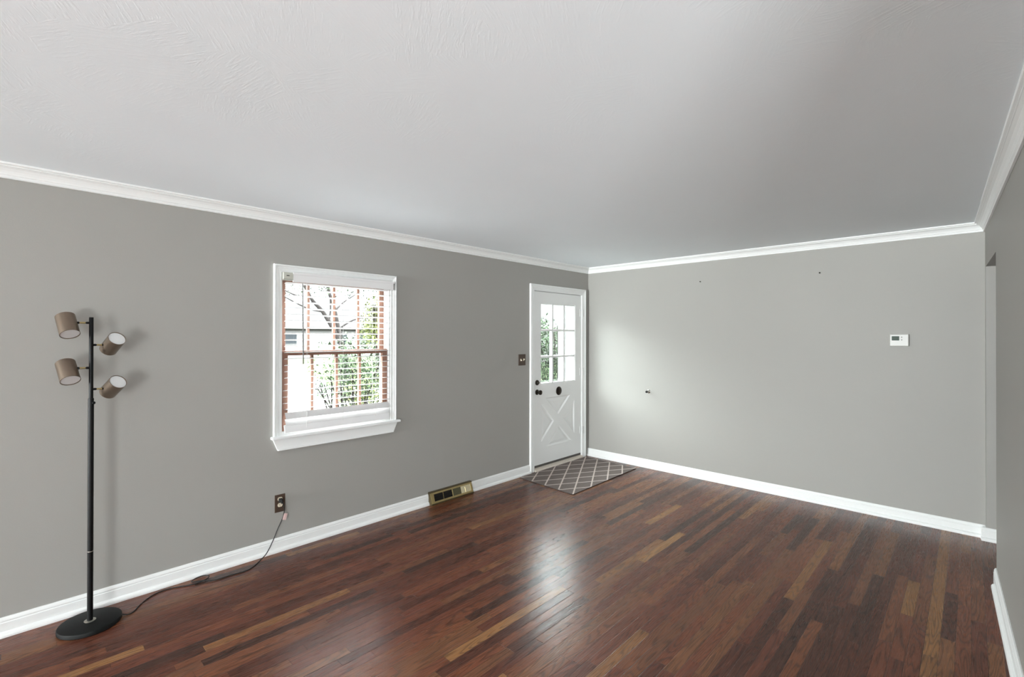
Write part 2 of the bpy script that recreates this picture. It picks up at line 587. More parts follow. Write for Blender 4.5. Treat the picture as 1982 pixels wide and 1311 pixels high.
# baseboards
BASE = [(0, 0), (0.030, 0), (0.030, 0.010), (0.027, 0.018), (0.021, 0.024), (0.014, 0.027), (0.014, 0.070), (0.011, 0.074),
        (0.012, 0.077), (0.012, 0.082), (0.009, 0.090), (0.005, 0.097), (0, 0.097)]
bm = B()
sweep(bm, BASE, (XL, YL, 0), (2.637, YL, 0), (0, -1, 0))
sweep(bm, BASE, (3.150, YL, 0), (4.036, YL, 0), (0, -1, 0))
struct('baseboard_left', bm, 'trim', 'white baseboard with shoe moulding under the window')
bm = B(); sweep(bm, BASE, (XF, YL, 0), (XF, yr(XF), 0), (-1, 0, 0))
struct('baseboard_far', bm, 'trim', 'white baseboard along the end wall')
bm = B()
BB = [q for q in BASE if q[0] < 0.0141 and not (q[1] == 0)]
BTOP = [(0, 0.0), (0.014, 0.0)] + BASE[5:]
SHOE = [(0.012, 0), (0.030, 0), (0.030, 0.010), (0.027, 0.018), (0.021, 0.024), (0.013, 0.027)]
a, b = rp(XE), rp(OX0 - 0.002)
sweep(bm, BTOP, a, b, RNRM)
sweep(bm, SHOE, a, rp(OX0 - 0.085), RNRM)
a, b = rp(OX1), rp(XF)
sweep(bm, BASE, a, b, RNRM)
struct('baseboard_right', bm, 'trim', 'white baseboard along the right wall')
bm = B(); sweep(bm, BASE, rp(OX1, 0.028), rp(OX1, -RT - 0.03), -RDIR)
sweep(bm, BASE, (XF, yr(XF) - RT - 0.001, 0), (XF, -1.62, 0), (-1, 0, 0))
struct('baseboard_hall', bm, 'trim', 'white baseboard seen through the doorway opening')

# crown moulding
CROWN = [(0, 2.355), (0.010, 2.355), (0.013, 2.360), (0.010, 2.366), (0.010, 2.369), (0.016, 2.373), (0.018, 2.380), (0.024, 2.391),
         (0.034, 2.402), (0.046, 2.409), (0.050, 2.410), (0.050, 2.414), (0.060, 2.417), (0.062, 2.421), (0.062, ZC), (0, ZC)]
bm = B(); sweep(bm, CROWN, (XL, YL, 0), (XF, YL, 0), (0, -1, 0)); struct('trim_1', bm, 'trim', 'white crown moulding above the window wall')
bm = B(); sweep(bm, CROWN, (XF, YL, 0), (XF, yr(XF), 0), (-1, 0, 0)); struct('trim_2', bm, 'trim', 'white crown moulding above the end wall')
bm = B(); sweep(bm, CROWN, rp(XE), rp(XF), RNRM)
sweep(bm, [(d + 0.0015, z - 0.0012) for d, z in CROWN[:-2]] + [(0.064, ZC), (0, ZC)], rp(XE), rp(4.37), RNRM)
struct('trim_3', bm, 'trim', 'white crown moulding above the right wall')

# ================================================================ WINDOW
win = thing('window_1', 'double hung window with stained sashes and white casing', None, (1.79, YL, 1.41), kind='structure')
def casing_bar(bm, x0, x1, z0, z1, y=YL, inner=None):
    bx(bm, x0, x1, y - 0.012, y + 0.001, z0, z1, 0.002)
bm = B()
cx0, cx1, cz0, cz1 = 1.287, 2.294, WZ0 + 0.012, 2.061
def mitred(bm, prof, x0, x1, z0, z1):
    # prof: closed list of (inward from the outer edge, out from the wall); up the left side, across, down the right
    P = [((x0, z0), (1, 0)), ((x0, z1), (1, -1)), ((x1, z1), (-1, -1)), ((x1, z0), (-1, 0))]
    rings = [[bm.verts.new((p[0] + w * d[0], YL - o, p[1] + w * d[1])) for w, o in prof] for p, d in P]
    n = len(prof)
    for A, Bq in zip(rings, rings[1:]):
        for i in range(n):
            j = (i + 1) % n
            bm.faces.new((A[i], A[j], Bq[j], Bq[i]))
    bm.faces.new(rings[0][::-1]); bm.faces.new(rings[-1])
WCAS = [(0, -0.001), (0, 0.017), (0.003, 0.021), (0.013, 0.021), (0.016, 0.015), (0.021, 0.012), (0.024, 0.016), (0.030, 0.016), (0.034, 0.013),
        (0.044, 0.012), (0.047, 0.009), (0.050, 0.012), (0.058, 0.012), (0.061, 0.009), (0.061, -0.001)]
mitred(bm, [(w * 0.92, o) for w, o in WCAS], cx0, cx1, cz0, cz1)
obj('casing', bm, 'trim', win)
bm = B()
for xa, xb in ((WX0 - 0.001, WX0 + 0.006), (WX1 - 0.006, WX1 + 0.001)):
    bx(bm, xa, xb, YL - 0.004, YL + WT, WZ0, WZ1)
bx(bm, WX0, WX1, YL - 0.004, YL + WT, WZ1 - 0.008, WZ1 + 0.001)
for xa, xb in ((WX0 + 0.006, WX0 + 0.016), (WX1 - 0.016, WX1 - 0.006)):
    bx(bm, xa, xb, YL + 0.052, YL + 0.066, WZ0, WZ1, 0.001)
    bx(bm, xa, xb, YL + 0.110, YL + 0.122, WZ0, WZ1, 0.001)
obj('jamb', bm, 'trim', win)
bm = B()
bx(bm, 1.270, 2.320, YL - 0.048, YL + 0.001, WZ0 - 0.006, WZ0 + 0.014, 0.006)
bx(bm, WX0 + 0.001, WX1 - 0.001, YL - 0.004, YL + WT + 0.02, WZ0 - 0.004, WZ0 + 0.014, 0.002)
bx(bm, WX0 + 0.006, WX1 - 0.006, YL + 0.002, YL + 0.0165, WZ0 + 0.008, 0.852, 0.002)
obj('sill', bm, 'trim', win)
bm = B()
poly = [(1.284, YL, 0.806), (2.304, YL, 0.806), (2.266, YL, 0.722), (1.317, YL, 0.722)]
prism(bm, poly, (0, -0.017, 0))
prism(bm, [(1.321, YL, 0.731), (2.262, YL, 0.731), (2.266, YL, 0.722), (1.317, YL, 0.722)], (0, -0.023, 0))
obj('apron', bm, 'trim', win)

def sash(name, z0, z1, y, yt, sx0, sx1, st, top, bot, munt):
    bm = B()
    bx(bm, sx0, sx0 + st, y, y + yt, z0, z1, 0.002)
    bx(bm, sx1 - st, sx1, y, y + yt, z0, z1, 0.002)
    bx(bm, sx0 + st, sx1 - st, y, y + yt, z0, z0 + bot, 0.002)
    bx(bm, sx0 + st, sx1 - st, y, y + yt, z1 - top, z1, 0.002)
    s = obj(name, bm, 'sash', win)
    for mx in munt:
        mb = B(); bx(mb, mx - 0.0098, mx + 0.0098, y + 0.004, y + yt - 0.004, z0 + bot, z1 - top, 0.002)
        obj('muntin', mb, 'sash', s)
    gb = B(); bx(gb, sx0 + st, sx1 - st, y + yt / 2 - 0.0015, y + yt / 2 + 0.0015, z0 + bot, z1 - top)
    obj('glass_pane', gb, 'glass', s)
    return s
sash('upper_sash', 1.402, 1.990, YL + 0.098 - 0.03, 0.03, 1.352, 2.223, 0.046, 0.045, 0.034, (1.570, 1.776, 1.984))
sash('lower_sash', 0.828, 1.436, YL + 0.018, 0.034, 1.352, 2.223, 0.046, 0.036, 0.066, (1.580, 1.775, 1.973))

# ---------------------------------------------------------------- blind
bl = thing('window_blind', 'white horizontal slat blind with raised slats hanging in the window', 'blind', (1.79, YL - 0.02, 2.0))
SX0, SX1 = 1.371, 2.226
SY = YL - 0.006
bm = B()
def slat(bm, z, tilt, y=SY, wd=0.050, x0=SX0, x1=SX1, droop=0.0):
    # tilt: room edge up when positive; a slightly crowned strip
    n = 5
    prof = []
    for i in range(n):
        t = i / (n - 1) - 0.5
        prof.append((t * wd, 0.0022 * (1 - 4 * t * t)))
    pts = [(a, h + 0.0014) for a, h in prof] + [(a, h - 0.0014) for a, h in reversed(prof)]
    c, s = math.cos(tilt), math.sin(tilt)
    A, Bv = [], []
    for a, h in pts:
        yy, zz = y + a * c + h * s, z - a * s + h * c
        A.append(bm.verts.new((x0, yy, zz)))
        Bv.append(bm.verts.new((x1, yy, zz - droop)))
    m = len(pts)
    for i in range(m):
        j = (i + 1) % m
        bm.faces.new((A[i], A[j], Bv[j], Bv[i]))
    bm.faces.new(A[::-1]); bm.faces.new(Bv)
for i in range(21):
    dx = -0.010 if i in (17, 18, 19) else 0.0
    slat(bm, 1.930 - 0.0461 * i, R(7.0), x0=SX0 + dx, x1=SX1 - random.uniform(0, 0.003))
slat(bm, 0.962, R(-62))
slat(bm, 0.915, R(-60))
obj('slats', bm, 'slat', bl)
bm = B()
m4 = Matrix.Translation((0, SY - 0.010, 0.871)) @ Matrix.Rotation(R(-18), 4, 'X')
bx(bm, 1.360, SX1 - 0.004, -0.008, 0.008, -0.029, 0.029, 0.003, m4)
obj('bottom_rail', bm, 'blind', bl)
bm = B()
bx(bm, WX0 + 0.07, 2.262, YL - 0.034, YL - 0.024, 1.938, 2.004, 0.002)
bx(bm, WX0 + 0.07, 2.262, YL - 0.040, YL - 0.030, 1.992, 2.008, 0.003)
bx(bm, 2.252, 2.262, YL - 0.034, YL - 0.0125, 1.938, 2.004, 0.001)
bx(bm, WX0 + 0.02, WX1 - 0.012, YL - 0.023, YL + 0.017, 1.955, 1.990, 0.001)
obj('valance', bm, 'blind', bl)
bm = B()
bx(bm, 1.345, 1.414, YL - 0.036, YL + 0.015, 1.955, 2.004, 0.003)
bx(bm, 1.345, 1.416, YL - 0.036, YL + 0.012, 1.949, 1.953, 0.001)
bk = obj('end_bracket', bm, 'bracket', bl, label='beige end bracket')
bm = B(); bx(bm, 1.366, 1.386, YL - 0.0375, YL - 0.035, 1.978, 1.983)
obj('slot', bm, 'slot', bk)
bm = B()
tube(bm, [(1.478, YL - 0.043, 1.930), (1.480, YL - 0.044, 1.70), (1.4835, YL - 0.045, 1.338)], [0.0032, 0.0042, 0.0055], 8)
obj('tilt_wand', bm, 'wand', bl, smooth=True, label='grey tilt wand')
for x in (1.512, 1.80, 2.085):
    bm = B()
    for dy in (-0.026, 0.026):
        tube(bm, [(x, SY + dy, 1.955), (x, SY + dy, 0.885)], 0.0009, 6)
    obj('ladder_cord', bm, 'cordw', bl)
bm = B()
tube(bm, smooth_path([(1.515, YL - 0.042, 1.93), (1.514, YL - 0.046, 1.4), (1.512, YL - 0.050, 1.02), (1.506, YL - 0.052, 0.872)]), 0.0012, 6)
obj('lift_cord', bm, 'cordw', bl)

# ================================================================ FRONT DOOR
dr = thing('door_1', 'white front door with nine panes and a crossbuck lower panel', None, (4.57, YL, 0), kind='structure')
bm = B()
mitred(bm, [(w * 1.18, o) for w, o in WCAS], 4.036, DX1 + 0.072, 0, 2.142)
obj('casing', bm, 'trim', dr)
bm = B()
bx(bm, DX0, DX0 + 0.006, YL - 0.008, YL + WT, 0, DZ1)
bx(bm, DX1 - 0.006, DX1, YL - 0.008, YL + WT, 0, DZ1)
bx(bm, DX0, DX1, YL - 0.008, YL + WT, DZ1 - 0.005, DZ1)
bx(bm, DX0 + 0.006, DX0 + 0.018, YL + 0.052, YL + WT, 0, DZ1)
bx(bm, DX1 - 0.018, DX1 - 0.006, YL + 0.052, YL + WT, 0, DZ1)
obj('jamb', bm, 'trim', dr)
LX0, LX1, LZ0, LZ1 = DX0 + 0.010, DX1 - 0.010, 0.062, 2.062
LF, LB = YL + 0.004, YL + 0.048
GX0, GX1, GZ0, GZ1 = 4.238, 4.902, 0.990, 1.930
PX0, PX1, PZ0, PZ1 = 4.225, 4.905, 0.235, 0.840
bm = B()
bx(bm, LX0, GX0, LF, LB, GZ0, LZ1, 0.0)
bx(bm, GX1, LX1, LF, LB, GZ0, LZ1, 0.0)
bx(bm, GX0, GX1, LF, LB, GZ1, LZ1)
# lower half: core plus moulded face
bx(bm, LX0, LX1, LF + 0.013, LB, LZ0, GZ0)
tris = [[(4.318, 0.822), (4.806, 0.822), (4.563, 0.604)], [(4.247, 0.752), (4.482, 0.536), (4.247, 0.316)],
        [(4.886, 0.750), (4.660, 0.548), (4.886, 0.330)], [(4.576, 0.474), (4.826, 0.250), (4.332, 0.250)]]
outer = [(LX0, LZ0), (LX1, LZ0), (LX1, GZ0), (LX0, GZ0)]
loops = [outer] + tris
flat = [p for l in loops for p in l]
tess = tessellate_polygon([[Vector((p[0], p[1], 0)) for p in l] for l in loops])
vv = [bm.verts.new((p[0], LF, p[1])) for p in flat]
for t in tess:
    try:
        bm.faces.new([vv[i] for i in t])
    except ValueError:
        pass
ov = [bm.verts.new((p[0], LF + 0.014, p[1])) for p in outer]
for i in range(4):
    j = (i + 1) % 4
    bm.faces.new((vv[i], vv[j], ov[j], ov[i]))
def inset(tri, d):
    c = Vector((sum(p[0] for p in tri) / 3, sum(p[1] for p in tri) / 3))
    # exact inset: move towards incentre
    P = [Vector(p) for p in tri]
    la, lb, lc = (P[1] - P[2]).length, (P[0] - P[2]).length, (P[0] - P[1]).length
    s = la + lb + lc
    I = (P[0] * la + P[1] * lb + P[2] * lc) / s
    ar = abs((P[1] - P[0]).x * (P[2] - P[0]).y - (P[1] - P[0]).y * (P[2] - P[0]).x) / 2
    rin = 2 * ar / s
    k = 1 - d / rin
    return [I + (p - I) * k for p in P]
k = 4
for tri in tris:
    base = vv[k:k + 3]
    r1 = [bm.verts.new((p.x, LF + 0.0125, p.y)) for p in inset(tri, 0.014)]
    r2 = [bm.verts.new((p.x, LF + 0.0125, p.y)) for p in inset(tri, 0.020)]
    r3 = [bm.verts.new((p.x, LF + 0.006, p.y)) for p in inset(tri, 0.048)]
    for A, Bq in ((base, r1), (r1, r2), (r2, r3)):
        for i in range(3):
            j = (i + 1) % 3
            bm.faces.new((A[i], A[j], Bq[j], Bq[i]))
    bm.faces.new(r3)
    k += 3
leaf = obj('door_leaf', bm, 'trim', dr)
bm = B()
gw, gh = (GX1 - GX0), (GZ1 - GZ0)
for i in (1, 2):
    x = GX0 + gw * i / 3
    bx(bm, x - 0.013, x + 0.013, LF + 0.004, LB - 0.004, GZ0, GZ1, 0.004)
    z = GZ0 + gh * i / 3
    bx(bm, GX0, GX1, LF + 0.0045, LB - 0.0045, z - 0.013, z + 0.013, 0.004)
bx(bm, GX0, GX0 + 0.010, LF + 0.006, LB - 0.006, GZ0, GZ1, 0.003)
bx(bm, GX1 - 0.010, GX1, LF + 0.006, LB - 0.006, GZ0, GZ1, 0.003)
bx(bm, GX0, GX1, LF + 0.0065, LB - 0.0065, GZ0, GZ0 + 0.010, 0.003)
bx(bm, GX0, GX1, LF + 0.0065, LB - 0.0065, GZ1 - 0.010, GZ1, 0.003)
obj('muntins', bm, 'trim', leaf)
bm = B(); bx(bm, GX0 + 0.002, GX1 - 0.002, YL + 0.025, YL + 0.028, GZ0 + 0.002, GZ1 - 0.002)
obj('glass_panes', bm, 'glass', leaf)
bm = B(); bx(bm, LX0 + 0.002, LX1 - 0.002, LF + 0.002, LB - 0.004, 0.036, LZ0 - 0.0005)
obj('door_sweep', bm, 'weather', dr, label='grey rubber strip along the foot')
bm = B()
prism(bm, [(DX0 + 0.002, YL - 0.034, 0.0005), (DX0 + 0.002, YL - 0.026, 0.020), (DX0 + 0.002, YL + 0.010, 0.034), (DX0 + 0.002, YL + WT, 0.034), (DX0 + 0.002, YL + WT, 0.0005)], (DX1 - DX0 - 0.004, 0, 0))
obj('threshold', bm, 'sill', dr)
bm = B()
sa, sb, sz0, sz1 = DX0 + 0.020, DX1 - 0.020, 0.036, DZ1 - 0.006
SYa, SYb = YL + 0.112, YL + 0.140
bx(bm, sa, sa + 0.075, SYa, SYb, sz0, sz1, 0.003)
bx(bm, sb - 0.075, sb, SYa, SYb, sz0, sz1, 0.003)
bx(bm, sa + 0.075, sb - 0.075, SYa, SYb, sz1 - 0.09, sz1, 0.003)
bx(bm, sa + 0.075, sb - 0.075, SYa, SYb, sz0, sz0 + 0.62, 0.003)
st = obj('storm_door', bm, 'trim', dr)
bm = B(); bx(bm, sa + 0.075, sb - 0.075, SYa + 0.012, SYa + 0.016, sz0 + 0.62, sz1 - 0.09)
obj('glass_pane', bm, 'glass', st)
# hardware
def knobset(name, x, z, prof, label=None, m='hard'):
    bm = B(); lathe(bm, prof, (x, LF + 0.0005, z), (0, -1, 0), 28)
    return obj(name, bm, m, dr, smooth=True, label=label)
knobset('deadbolt', 4.170, 1.012, [(0, 0), (0.031, 0), (0.031, 0.006), (0.027, 0.012), (0.017, 0.014), (0.015, 0.026), (0.012, 0.030), (0, 0.030)], 'dark bronze deadbolt')
knobset('doorknob', 4.170, 0.902, [(0, 0), (0.031, 0), (0.031, 0.005), (0.024, 0.010), (0.012, 0.013), (0.011, 0.030), (0.018, 0.034), (0.026, 0.042), (0.028, 0.052), (0.025, 0.061), (0.015, 0.066), (0, 0.067)], 'dark bronze round doorknob')
knobset('round_plate', 4.572, 0.886, [(0, 0), (0.052, 0), (0.052, 0.005), (0.047, 0.011), (0.034, 0.018), (0.020, 0.022), (0.008, 0.024), (0, 0.024)], 'dark bronze domed round plate')
for hz in (1.845, 1.095, 0.352):
    bm = B()
    lathe(bm, [(0, -0.054), (0.004, -0.054), (0.0045, -0.048), (0.0075, -0.046), (0.0075, -0.016), (0.0068, -0.015), (0.0075, -0.014), (0.0075, 0.014), (0.0068, 0.015), (0.0075, 0.016), (0.0075, 0.046), (0.0045, 0.048), (0.004, 0.054), (0, 0.054)], (LX1 + 0.005, LF - 0.012, hz), (0, 0, 1), 14)
    bx(bm, LX1 + 0.006, LX1 + 0.036, YL - 0.0165, YL - 0.010, hz - 0.046, hz + 0.046, 0.001)
    bx(bm, LX1 - 0.026, LX1 + 0.002, LF - 0.004, LF + 0.001, hz - 0.046, hz + 0.046, 0.001)
    obj('hinge', bm, 'trim', dr, smooth=True)

# ================================================================ BACK GLASS DOOR (light source side, behind the camera)
w2 = thing('window_2', 'wide white framed glass door of the dining end', None, (XB, -2.8, 0), kind='structure')
bm = B()
bx(bm, XB - WT, XB + 0.02, BWY0 - 0.06, BWY0 + 0.05, BWZ0 - 0.06, BWZ1 + 0.06)
bx(bm, XB - WT, XB + 0.02, BWY1 - 0.05, BWY1 + 0.06, BWZ0 - 0.06, BWZ1 + 0.06)
bx(bm, XB - WT, XB + 0.02, BWY0, BWY1, BWZ1 - 0.05, BWZ1 + 0.06)
bx(bm, XB - WT, XB + 0.02, BWY0, BWY1, BWZ0 - 0.07, BWZ0 + 0.04)
bx(bm, XB - 0.09, XB - 0.03, -2.84, -2.76, BWZ0, BWZ1)
obj('frame', bm, 'trim', w2)
bm = B(); bx(bm, XB - 0.062, XB - 0.058, BWY0 + 0.05, BWY1 - 0.05, BWZ0 + 0.04, BWZ1 - 0.05)
obj('glass_pane', bm, 'glass', w2)

w3 = thing('fill_window', 'added wide white framed window behind the camera for fill light', None, (XL, 2.6, 0), kind='structure')  # unseen window, added to let in the fill lamp
bm = B()
for a, b in ((1.69, 1.80), (3.43, 3.54), (2.585, 2.645)):
    bx(bm, XL - 0.10, XL + 0.015, a, b, 0.54, 2.21)
bx(bm, XL - 0.099, XL + 0.014, 1.75, 3.48, 2.10, 2.21)
bx(bm, XL - 0.099, XL + 0.014, 1.75, 3.48, 0.54, 0.65)
obj('frame', bm, 'trim', w3)
bm = B(); bx(bm, XL - 0.062, XL - 0.058, 1.80, 3.43, 0.65, 2.10)
obj('glass_pane', bm, 'glass', w3)

# ================================================================ DOOR MAT
bm = B()
q = [(3.778, 2.796), (5.034, 2.822), (5.078, 3.556), (3.828, 3.548)]
uvl = bm.loops.layers.uv.new('UVMap')
top = [bm.verts.new((x, y, 0.008)) for x, y in q]
bot = [bm.verts.new((x, y, 0.0005)) for x, y in q]
f = bm.faces.new(top)
for l, uvc in zip(f.loops, ((0, 0), (4, 0), (4, 4), (0, 4))):
    l[uvl].uv = uvc
bmesh.ops.subdivide_edges(bm, edges=[e for e in bm.edges if all(abs(v.co.z - 0.008) < 1e-6 for v in e.verts)], cuts=7, use_grid_fill=True)
mo = obj('door_mat', bm, 'mat')
tag(mo, 'grey brown woven doormat with cream diamond trellis lying before the front door', 'doormat')
bm = B()
q2 = [Vector((x, y, 0)) for x, y in q]
c = sum(q2, Vector()) / 4
for i in range(4):
    a, b = q2[i], q2[(i + 1) % 4]
    prism(bm, [(a.x, a.y, 0.0005), (b.x, b.y, 0.0005), (b.x, b.y, 0.0078), (a.x, a.y, 0.0078)], (c - (a + b) / 2).normalized() * 0.004)
obj('edge_binding', bm, 'matedge', mo)

# ================================================================ FLOOR LAMP
LXp, LYp = 0.2925, 3.395
lamp = thing('floor_lamp', 'black floor lamp with four bronze spot shades on one pole', 'lamp', (LXp, LYp, 0))
bm = B(); lathe(bm, [(0, 0.0005), (0.130, 0.0005), (0.133, 0.004), (0.133, 0.019), (0.131, 0.023), (0.127, 0.0245), (0, 0.0255)], (LXp, LYp, 0), seg=64)
obj('base', bm, 'blackbase', lamp, smooth=True)
bm = B(); lathe(bm, [(0, 0.0254), (0.025, 0.0254), (0.025, 0.0275), (0.022, 0.0285), (0, 0.0285)], (LXp, LYp, 0))
obj('collar', bm, 'ring', lamp, smooth=True, label='thin grey metal collar')
bm = B(); lathe(bm, [(0, 0.028), (0.0125, 0.028), (0.0125, 0.393), (0.0115, 0.3935), (0.0115, 0.3955), (0.0125, 0.396), (0.0125, 1.206), (0.0118, 1.210), (0, 1.210)], (LXp, LYp, 0), seg=24)
obj('lower_pole', bm, 'black', lamp, smooth=True)
bm = B(); lathe(bm, [(0.01285, 0.3925), (0.0130, 0.3935), (0.0130, 0.3955), (0.01285, 0.3965), (0.0124, 0.3965), (0.0124, 0.3925), (0.01285, 0.3925)], (LXp, LYp, 0), seg=24)
obj('pole_joint', bm, 'ring', lamp, smooth=True)
bm = B(); lathe(bm, [(0, 1.209), (0.0095, 1.209), (0.0095, 1.641), (0.0085, 1.643), (0, 1.643)], (LXp, LYp, 0), seg=24)
obj('upper_pole', bm, 'black', lamp, smooth=True)
bm = B(); lathe(bm, [(0, 0.010), (0.004, 0.010), (0.004, 0.014), (0.0075, 0.015), (0.0078, 0.020), (0.006, 0.022), (0, 0.022)], (LXp, LYp, 1.186), (0.55, -0.83, 0), 18)
obj('clamp_knob', bm, 'black', lamp, smooth=True)
# shades: centre, axis towards the open end
heads = [((0.199, 3.398, 1.599), (0.134, -0.570, -0.811), 0.0415, 0.118, -1, 1.613),
         ((0.381, 3.398, 1.499), (0.252, -0.792, 0.557), 0.0405, 0.112, 1, 1.495),
         ((0.201, 3.398, 1.357), (0.141, -0.626, -0.767), 0.0415, 0.118, -1, 1.373),
         ((0.383, 3.398, 1.263), (0.311, -0.762, 0.569), 0.0405, 0.112, 1, 1.258)]
for c, ax, r, ln, sd, za in heads:
    c, ax = Vector(c), Vector(ax).normalized()
    o = c - ax * ln / 2
    bm = B()
    t = 0.0018
    lathe(bm, [(0, 0), (r - 0.003, 0), (r, 0.003), (r, ln), (r - t, ln), (r - t, 0.02), (0, 0.02)], o, ax, 40)
    sh = obj('lamp_shade', bm, 'bronze', lamp, smooth=True)
    bm = B()
    lathe(bm, [(0, ln - 0.004), (r - t - 0.0004, ln - 0.004), (r - t - 0.0004, ln - 0.007), (0, ln - 0.007)], o, ax, 40)
    obj('diffuser', bm, 'diff', sh, label='white frosted diffuser')
    # short swivel arm from pole to shade
    p0 = Vector((LXp + sd * 0.008, LYp, za))
    p1 = c + ax * (-0.001) + Vector((-sd * (r * 0.82), 0, 0))
    p1.z = za
    p1.y = LYp
    bm = B()
    tube(bm, [p0, p0.lerp(p1, 0.24)], 0.0062, 14)
    tube(bm, [p0.lerp(p1, 0.2), p0.lerp(p1, 0.84)], 0.0043, 14)
    tube(bm, [p0.lerp(p1, 0.80), p1, p1 + Vector((sd * 0.010, 0.0, 0))], 0.0062, 14)
    am = obj('arm', bm, 'black', lamp, smooth=True)
    bm = B(); tube(bm, [p0.lerp(p1, 0.30), p0.lerp(p1, 0.76)], 0.0049, 14)
    obj('sleeve', bm, 'brass', am, smooth=True, label='pale brass sleeve')
# power cord
r = 0.0031
cz = 0.0036
pts = [(0.418, 3.386, 0.010), (0.438, 3.372, 0.006), (0.449, 3.366, cz), (0.473, 3.376, cz), (0.510, 3.434, cz), (0.553, 3.485, cz), (0.609, 3.522, cz), (0.674, 3.526, cz),
       (0.766, 3.487, cz), (0.812, 3.482, cz), (0.858, 3.492, cz + 0.004), (0.876, 3.522, cz + 0.006), (0.850, 3.548, cz + 0.006), (0.808, 3.546, cz + 0.004), (0.782, 3.524, cz + 0.004),
       (0.786, 3.500, cz + 0.007), (0.827, 3.480, cz + 0.0075), (0.876, 3.447, cz + 0.002), (0.915, 3.441, cz), (0.975, 3.443, cz), (1.062, 3.434, cz), (1.119, 3.462, cz),
       (1.180, 3.520, cz + 0.001), (1.231, 3.548, 0.026), (1.276, 3.554, 0.099), (1.307, 3.557, 0.168), (1.339, 3.557, 0.233), (1.350, 3.556, 0.268), (1.353, 3.553, 0.300), (1.347, 3.553, 0.338), (1.340, 3.556, 0.360)]
bm = B(); tube(bm, smooth_path(pts, 6), r, 8)
cord = obj('power_cord', bm, 'rubber', lamp, smooth=True)
bm = B()
bx(bm, 1.3235, 1.3465, YL - 0.034, YL - 0.0085, 0.352, 0.379, 0.004)
bx(bm, 1.333, 1.346, YL - 0.041, YL - 0.030, 0.345, 0.372, 0.004)
obj('plug', bm, 'rubber', cord, label='black plug in the outlet')
bm = B()
m4 = Matrix.Translation((1.3505, 3.5565, 0.250)) @ Matrix.Rotation(R(16), 4, 'Y')
bx(bm, -0.004, 0.022, -0.0008, 0.0008, -0.023, 0.023, 0.0, m4)
bx(bm, -0.0045, 0.0045, -0.0045, 0.0045, -0.020, 0.020, 0.001, m4)
obj('tag', bm, 'tag', cord, label='pale pink paper tag')

# ================================================================ OUTLET
ot = thing('wall_outlet', 'brown plate wall outlet with ivory sockets and a black plug in it', 'outlet', (1.336, YL, 0.342))
bm = B(); bx(bm, 1.300, 1.372, YL - 0.007, YL - 0.0003, 0.279, 0.405, 0.003)
obj('cover_plate', bm, 'brown', ot)
for z in (0.372, 0.330):
    bm = B()
    prof = [(0.0165 * math.cos(a), max(-0.0135, min(0.0135, 0.0165 * math.sin(a)))) for a in [2 * math.pi * i / 28 for i in range(28)]]
    prism(bm, [(1.336 + x, YL - 0.0065, z + h) for x, h in prof], (0, -0.0025, 0))
    rc = obj('socket', bm, 'ivory', ot, label='ivory socket')
    bm = B()
    for dx in (-0.0065, 0.0065):
        bx(bm, 1.336 + dx - 0.0012, 1.336 + dx + 0.0012, YL - 0.0094, YL - 0.0088, z - 0.001, z + 0.008)
    lathe(bm, [(0, 0), (0.0022, 0), (0.0022, 0.0005), (0, 0.0005)], (1.336, YL - 0.0089, z - 0.007), (0, -1, 0), 12)
    obj('slots', bm, 'slot', rc)
bm = B(); lathe(bm, [(0, 0), (0.003, 0), (0.0025, 0.001), (0, 0.0012)], (1.336, YL - 0.0068, 0.351), (0, -1, 0), 14)
obj('screw', bm, 'ivory', ot)

# ================================================================ SWITCH PLATE
sw = thing('light_switch', 'brown two toggle light switch plate beside the front door', 'light switch', (3.907, YL, 1.282))
bm = B(); bx(bm, 3.851, 3.964, YL - 0.007, YL - 0.0003, 1.221, 1.345, 0.003)
obj('cover_plate', bm, 'brown', sw)
for i, x in enumerate((3.885, 3.931)):
    bm = B()
    bx(bm, x - 0.006, x + 0.006, YL - 0.0085, YL - 0.006, 1.270, 1.296, 0.001)
    m4 = Matrix.Translation((x, YL - 0.007, 1.283)) @ Matrix.Rotation(R(-28 if i else 24), 4, 'X')
    bx(bm, -0.0045, 0.0045, -0.017, 0.002, -0.005, 0.005, 0.0015, m4)
    obj('toggle', bm, 'ivory', sw, label='ivory toggle')
    for z in (1.253, 1.313):
        bm = B(); lathe(bm, [(0, 0), (0.003, 0), (0.0025, 0.001), (0, 0.0012)], (x, YL - 0.0068, z), (0, -1, 0), 12)
        obj('screw', bm, 'brassdk', sw)

# ================================================================ BASEBOARD REGISTER
rg = thing('floor_register', 'brass baseboard heat register with open dark louvre under the switch', 'vent', (2.893, YL, 0))
RX0, RX1 = 2.640, 3.146
def rprof(inset=0.0):
    return [(0.0, 0.002), (0.058, 0.002), (0.060, 0.012), (0.055, 0.018), (0.026, 0.100), (0.028, 0.108), (0.022, 0.114), (0.0, 0.114)]
bm = B()
for xa, xb in ((RX0, RX0 + 0.006), (RX1 - 0.006, RX1)):
    prism(bm, [(xa, YL - 0.0005 - d, z) for d, z in rprof()], (xb - xa, 0, 0))
bx(bm, RX0, RX1, YL - 0.030, YL - 0.0005, 0.104, 0.115, 0.002)
bx(bm, RX0, RX1, YL - 0.062, YL - 0.050, 0.002, 0.014, 0.002)
obj('housing', bm, 'brassdk', rg)
